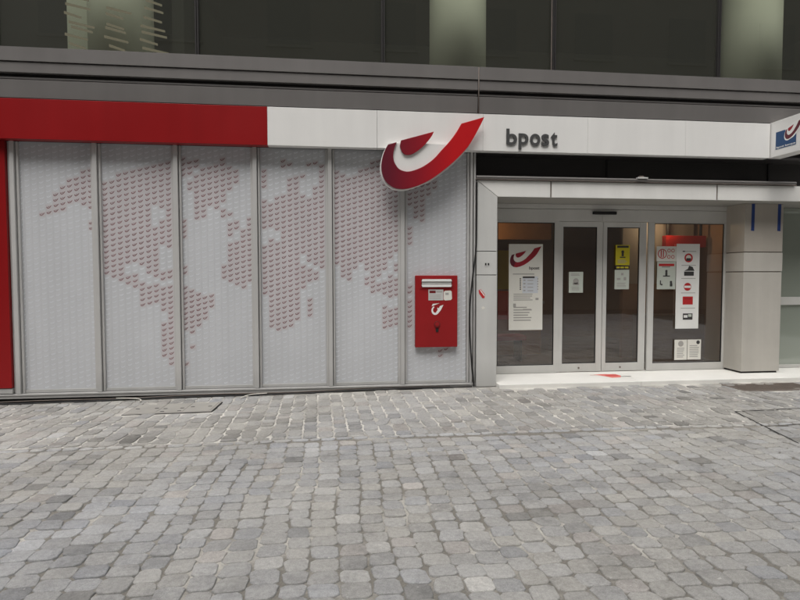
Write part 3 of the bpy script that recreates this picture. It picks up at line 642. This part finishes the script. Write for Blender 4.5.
q, rc_, ci_, lines = poster('notice', 4.972, 5.298, 1.748, 1.980, M['paper'])
q.disc(5.065, YP-.0007, 1.865, .075, M['ink_red']); q.disc(5.065, YP-.0014, 1.865, .062, M['paper']); rc_(.20, .25, .28, .74, M['ink_red'], 3); rc_(.31, .36, .28, .74, M['ink_red'], 3)
for i in range(2):
    for j in range(2): ci_(.62+.2*i, .30+.42*j, .028, M['ink_red'], 1); ci_(.62+.2*i, .30+.42*j, .019, M['paper'], 2)
tag(q.build('notice', None), 'white notice with red round pictograms at the upper left of the right window', 'notice')
q, rc_, ci_, lines = poster('notice', 4.985, 5.290, 1.318, 1.742, M['paper_grey'])
rc_(.08, .92, .84, .93, M['ink_red']); rc_(.25, .70, .80, .82, M['ink']); ci_(.50, .66, .020, M['ink']); rc_(.44, .56, .50, .62, M['ink']); rc_(.32, .70, .46, .50, M['ink'])
rc_(.16, .22, .16, .32, M['ink']); rc_(.22, .30, .14, .20, M['ink']); ci_(.76, .26, .020, M['ink']); rc_(.70, .84, .10, .22, M['ink'])
tag(q.build('notice', None), 'pale green notice with red heading below the pictogram notice', 'notice')
x0, x1, z0, z1 = 5.300, 5.685, .702, 2.020
q, rc_, ci_, lines = poster('poster', x0, x1, z0, z1, M['white'], YP-.004, -.002)
rc_(.26, .36, .905, .918, M['ink'], 1); rc_(.36, .84, .908, .915, M['ink_soft'], 1)
ci_(.52, .835, .070, M['ink_red']); ci_(.52, .835, .045, M['paper'], 2); rc_(.42, .62, .80, .832, M['ink'], 3)
rc_(.34, .76, .625, .675, M['ink']); q.poly([(x0+W__, YP-.0054, z0+V__) for W__, V__ in ((.13, .90), (.19, .93), (.21, .98), (.27, .96), (.30, .90))], M['ink'])
ci_(.50, .495, .062, M['ink_red']); rc_(.36, .64, .482, .508, M['white'], 2)
rc_(.30, .74, .285, .380, M['ink_red']); rc_(.36, .68, .35, .356, M['box_dark'], 2)
rc_(.32, .74, .105, .180, M['ink']); rc_(.36, .52, .13, .16, M['white'], 2); rc_(.55, .70, .14, .17, M['paper_grey'], 2)
for v in (.745, .590, .420, .240): rc_(.22, .84, v, v+.006, M['ink_soft'], 2)
tag(q.build('poster', None), 'tall white poster with five red and black pictures on the right window', 'poster')
q, rc_, ci_, lines = poster('notice', 5.298, 5.507, .212, .528, M['paper'])
ci_(.5, .80, .045, M['ink_soft']); lines(.2, .85, .1, .62, 6)
tag(q.build('notice', None), 'left one of two small paper sheets low on the right window', 'notice')
q, rc_, ci_, lines = poster('notice', 5.516, 5.742, .214, .528, M['paper'])
ci_(.78, .86, .030, M['ink']); lines(.15, .9, .1, .74, 7)
tag(q.build('notice', None), 'right one of two small paper sheets low on the right window', 'notice')

# ------------------------------------------------------------------ inside the shop
IN = thing('shop_interior', (4.5, 2, .05), 'dim brown post office hall behind the entrance glass', 'interior')
q = MB(); q.box(2.0, XR, .72, 6.0, -.02, .045, M['room_floor']); q.build('floor', IN)
q = MB(); q.box(2.0, XR, 5.5, 5.6, .045, 2.95, M['room_brown']); q.box(1.97, 2.07, .72, 5.5, .045, 2.95, M['room_brown']); q.box(6.62, 6.72, .72, 5.5, .045, 2.95, M['room_brown'])
q.box(6.75, XR, 1.3, 1.35, .045, 2.6, M['room_light']); q.build('wall', IN)
q = MB(); q.box(5.15, 6.50, 1.95, 2.0, 1.38, 2.95, M['pillar_warm']); q.box(5.15, 6.50, 1.93, 2.02, .045, 1.375, M["room_brown"]); q.build("partition", IN)
q = MB(); q.box(2.07, XR, .72, 6.0, 2.95, 3.0, M['room_dark']); q.build('ceiling', IN)
q = MB(); q.box(2.3, 3.9, 2.6, 3.1, .045, 1.0, M['room_wood']); q.box(2.25, 3.95, 2.55, 3.15, 1.0, 1.05, M['room_light'])
tag(q.build('counter', None, bevel=.01), 'wooden service counter seen through the left window', 'counter')
q = MB(); q.box(2.1, 4.4, 3.4, 3.5, 2.25, 2.62, M['room_wood']); tag(q.build('wood_canopy', None), 'warm wooden band hanging above the counter', 'canopy')
q = MB(); q.box(2.46, 2.95, 1.6, 1.66, 1.3, 1.95, M['yellow']); q.box(2.7, 2.74, 1.61, 1.65, .045, 1.3, M['black']); q.box(2.5, 2.94, 1.5, 1.76, .045, .06, M['black'])
tag(q.build('standing_sign', None), 'yellow standing sign behind the left window', 'sign')
q = MB(); q.box(2.45, 3.3, 2.1, 2.16, .75, 1.25, M['room_red']); q.box(2.45, 3.3, 1.7, 2.1, .42, .50, M['room_red']); q.box(2.5, 2.54, 1.74, 2.1, .045, .42, M['black']); q.box(3.2, 3.24, 1.74, 2.1, .045, .42, M['black'])
tag(q.build('red_bench', None, bevel=.01), 'red bench behind the left window poster', 'bench')
q = MB(); q.box(5.75, 6.50, 1.60, 1.72, 2.02, 2.22, M['room_red']); q.box(5.8, 5.83, 1.64, 1.68, 2.22, 2.95, M['black']); q.box(6.42, 6.45, 1.64, 1.68, 2.22, 2.95, M['black'])
tag(q.build('hanging_sign', None, bevel=.004), 'red sign hanging inside behind the tall poster of the right window', 'sign')
q = MB(); q.box(5.3, 6.4, 1.45, 1.85, .045, .85, M['room_floor']); tag(q.build('cabinet', None, bevel=.01), 'dark low cabinet behind the right window', 'cabinet')
for x_, y_, z_, lab in ((2.72, 2.2, 2.42, 'small warm pendant lamp above the opening hours poster'), (2.98, 2.9, 2.50, 'small warm pendant lamp in front of the hanging wooden band'), (5.72, 1.55, 2.46, 'warm pendant lamp over the red hanging sign')):
    pl = thing('pendant_lamp', (x_, y_, z_), lab, 'lamp', 'pendant lamps in the shop')
    q = MB(); q.tube([(x_, y_, z_+.05), (x_, y_, 2.95)], .004, M['black']); q.build('cord', pl)
    q = MB(); q.cyl((x_, y_, z_+.02), .035, .05, M['alu'], n=16, r2=.012); q.build('lamp_shade', pl)
    q = MB(); q.cyl((x_, y_, z_-.015), .024, .032, M['lamp'], n=12); q.build('bulb', pl)
    l = bpy.data.lights.new('lamp_glow', 'POINT'); l.energy = 7 if x_ > 5 else 5; l.color = (1, .74, .45); l.shadow_soft_size = .03
    o = bpy.data.objects.new('lamp_glow', l); o.location = (x_, y_-.02, z_-.06); COL.objects.link(o)
l = bpy.data.lights.new('column_fill', 'AREA'); l.shape = 'RECTANGLE'; l.size = 16; l.size_y = .5; l.energy = 50; l.color = (1, .98, .90)   # unseen fill light added to brighten the columns behind the glass
o = bpy.data.objects.new('column_fill', l); o.location = (1.5, .14, 6.4); o.rotation_euler = (R(38), 0, 0); COL.objects.link(o)
l = bpy.data.lights.new('column_fill_low', 'AREA'); l.shape = 'RECTANGLE'; l.size = 16; l.size_y = .06; l.energy = 16; l.color = (1, .98, .92)  # second unseen fill, added to even out the light on the columns
o = bpy.data.objects.new('column_fill_low', l); o.location = (1.5, .12, 5.65); o.rotation_euler = (R(55), 0, 0); COL.objects.link(o)
# ------------------------------------------------------------------ street details
def gz(x_, y_): return float(zg(np.array(x_), np.array(y_)))
cz = gz(-1.9, -.7)+.008
q = MB(); sh = .06
def P4(x0, x1, y0, y1): return [(x0+sh*(y0+.7), y0), (x1+sh*(y0+.7), y0), (x1+sh*(y1+.7), y1), (x0+sh*(y1+.7), y1)]
def slab(mb, pts, z0, z1, m):
    k = mb.mi(m); lo = [mb.bm.verts.new((a, b, z0+.0127*(a+1.9)*.9)) for a, b in pts]; hi = [mb.bm.verts.new((a, b, z1+.0127*(a+1.9)*.9)) for a, b in pts]
    mb.bm.faces.new(hi).material_index = k; mb.bm.faces.new(lo[::-1]).material_index = k
    for i in range(4): mb.bm.faces.new((lo[i], lo[(i+1) % 4], hi[(i+1) % 4], hi[i])).material_index = k
CV = thing('utility_cover', (-1.87, -.7, cz), 'flat grey steel utility cover in the paving under the screen', 'cover')
slab(q, P4(-2.36, -1.385, -.925, -.445), cz-.03, cz, M['steel']); slab(q, P4(-2.372, -1.373, -.937, -.433), cz-.03, cz-.004, M['black']); q.build('frame', CV, bevel=.002)
for a, b in ((-2.335, -2.02), (-2.01, -1.72), (-1.71, -1.41)):
    q = MB(); slab(q, P4(a, b, -.905, -.465), cz-.01, cz+.004, M['steel'])
    for hx_ in (a+.05, b-.05):
        for hy_ in (-.86, -.72) if a > -2.1 and b < -1.5 else (-.68,): slab(q, [(hx_-.022, hy_-.014), (hx_+.022, hy_-.014), (hx_+.022, hy_+.014), (hx_-.022, hy_+.014)], cz, cz+.0055, M['black'])
    q.build('lid', CV, bevel=.002)
GR = thing('floor_grate', (5.97, -.55, 0), 'dark sunken metal grate in the paving before the pillar', 'grate')
q = MB(); gz0 = .001
for x0_, x1_, y0_, y1_ in ((5.42, 6.52, -.78, -.755), (5.42, 6.52, -.355, -.33), (5.42, 5.445, -.755, -.355), (6.495, 6.52, -.755, -.355)): q.box(x0_, x1_, y0_, y1_, -.05, gz0+.004, M['steel_dark'])
q.build('frame', GR, bevel=.002)
q = MB(); q.box(5.446, 6.494, -.754, -.356, -.05, -.018, M['steel_dark']); q.build('tray', GR)
q = MB()
for i in range(42): q.box(5.455+i*.0248, 5.463+i*.0248, -.754, -.356, -.0175, .0015, M['steel_dark'])
for i in range(5): q.box(5.447, 6.493, -.70+i*.07, -.694+i*.07, -.017, .0, M['steel_dark'])
q.build('bars', GR)
# steel edge of a paved inspection cover in the road at the right
q = MB(); dkm = M['black']
for a, b in (((4.50, -1.80), (4.235, -3.0)), ((4.37, -2.40), (5.75, -2.30)), ((4.50, -1.80), (5.85, -1.72)), ((4.235, -3.0), (5.6, -2.90)), ((5.85, -1.72), (5.6, -2.90))):
    d_ = Vector((b[0]-a[0], b[1]-a[1])).normalized(); n_ = Vector((-d_.y, d_.x))*.008
    v = [q.bm.verts.new((p[0]+s_*n_.x, p[1]+s_*n_.y, gz(p[0], p[1])+.0035)) for p, s_ in ((a, -1), (b, -1), (b, 1), (a, 1))]; q.bm.faces.new(v).material_index = q.mi(dkm)
tag(q.build('inspection_cover', None), 'thin dark steel edges of a paved inspection cover in the road at the right', 'cover')

# cables and hose ends
def smooth(pts, n=6):
    out = []
    for i in range(len(pts)-1):
        p0, p1, p2, p3 = [Vector(pts[max(0, min(len(pts)-1, j))]) for j in (i-1, i, i+1, i+2)]
        for k in range(n):
            t = k/n; out.append(.5*((2*p1)+(p2-p0)*t+(2*p0-5*p1+4*p2-p3)*t*t+(3*p1-p0-3*p2+p3)*t**3))
    return out+[Vector(pts[-1])]
q = MB(); q.tube(smooth([(1.960, -.06, 2.80), (1.958, -.06, 2.3), (1.950, -.062, 1.9), (1.905, -.066, 1.5), (1.870, -.07, 1.15), (1.868, -.07, .8), (1.895, -.068, .35), (1.925, -.066, .08), (1.93, -.066, .01)]), .011, M['black'])
tag(q.build('cable', None), 'black cable hanging down between the metal screen and the portal upright', 'cable')
pts = [(x_, -.075+.018*math.sin(x_*2.3)+.008*math.sin(x_*7), gz(x_, -.1)+.012) for x_ in np.linspace(-7, 1.9, 40)]
q = MB(); q.tube(pts, .010, M['black']); q.tube([(x_, -.045, gz(x_, -.05)+.028+.006*math.sin(x_*3)) for x_ in np.linspace(-7, 1.6, 30)], .006, M['steel_dark'])
tag(q.build('cable', None), 'black cable lying on the ground along the foot of the screen', 'cable')
q = MB(); q.tube(smooth([(-2.75, -.06, gz(-2.75, -.1)+.03), (-2.52, -.10, gz(-2.5, -.1)+.028), (-2.42, -.16, gz(-2.4, -.1)+.02), (-2.40, -.24, gz(-2.4, -.2)+.010)]), .006, M['hose'])
tag(q.build('hose_end', None), 'short white hose end poking out under the screen, left of the utility cover', 'hose')
q = MB(); q.tube(smooth([(-1.18, -.24, gz(-1.2, -.2)+.008), (-1.12, -.14, gz(-1.1, -.1)+.018), (-1.02, -.09, gz(-1, -.1)+.026), (-.86, -.07, gz(-.9, -.1)+.028)]), .006, M['hose'])
tag(q.build('hose_end', None), 'short white hose end poking out under the screen, right of the utility cover', 'hose')

# ------------------------------------------------------------------ light, world, camera
W = bpy.data.worlds.new('World'); S.world = W; W.use_nodes = True; nt = W.node_tree; N = nt.nodes; L = nt.links
bg = N['Background']; sky = N.new('ShaderNodeTexSky'); sky.sky_type = 'NISHITA'; sky.sun_disc = False
EL, AZ = R(64), R(200)
sky.sun_elevation = EL; sky.sun_rotation = AZ; sky.air_density = 1.2; sky.dust_density = 6; sky.ozone_density = 1
hs = N.new('ShaderNodeHueSaturation'); hs.inputs['Saturation'].default_value = .22; L.new(sky.outputs[0], hs.inputs['Color']); L.new(hs.outputs[0], bg.inputs[0])
bg.inputs[1].default_value = .170
sl = bpy.data.lights.new('sun', 'SUN'); sl.energy = 1.3; sl.angle = R(40); sl.color = (1, .97, .92); so = bpy.data.objects.new('sun', sl); COL.objects.link(so)
d = Vector((math.sin(AZ)*math.cos(EL), math.cos(AZ)*math.cos(EL), math.sin(EL))); so.rotation_euler = d.to_track_quat('Z', 'Y').to_euler()
cam = bpy.data.cameras.new('camera'); cam.sensor_width = 36; cam.lens = 565.51/800*36; cam.clip_end = 600; cam.clip_start = .05
c = bpy.data.objects.new('camera', cam); COL.objects.link(c); c.location = (0, -7.6149, 1.55)
yaw, pitch, roll = -.119557, -.045098, -.000955
f = Vector((-math.sin(yaw)*math.cos(pitch), math.cos(yaw)*math.cos(pitch), math.sin(pitch)))
r0 = Vector((math.cos(yaw), math.sin(yaw), 0)); u0 = r0.cross(f); r1 = math.cos(roll)*r0+math.sin(roll)*u0; u1 = r1.cross(f)
c.rotation_euler = Matrix((r1, u1, -f)).transposed().to_euler()
S.camera = c
S.view_settings.view_transform = 'Standard'; S.view_settings.look = 'None'; S.view_settings.exposure = 0; S.view_settings.gamma = 1
S.render.engine = 'CYCLES'; S.cycles.max_bounces = 8; S.cycles.transparent_max_bounces = 12
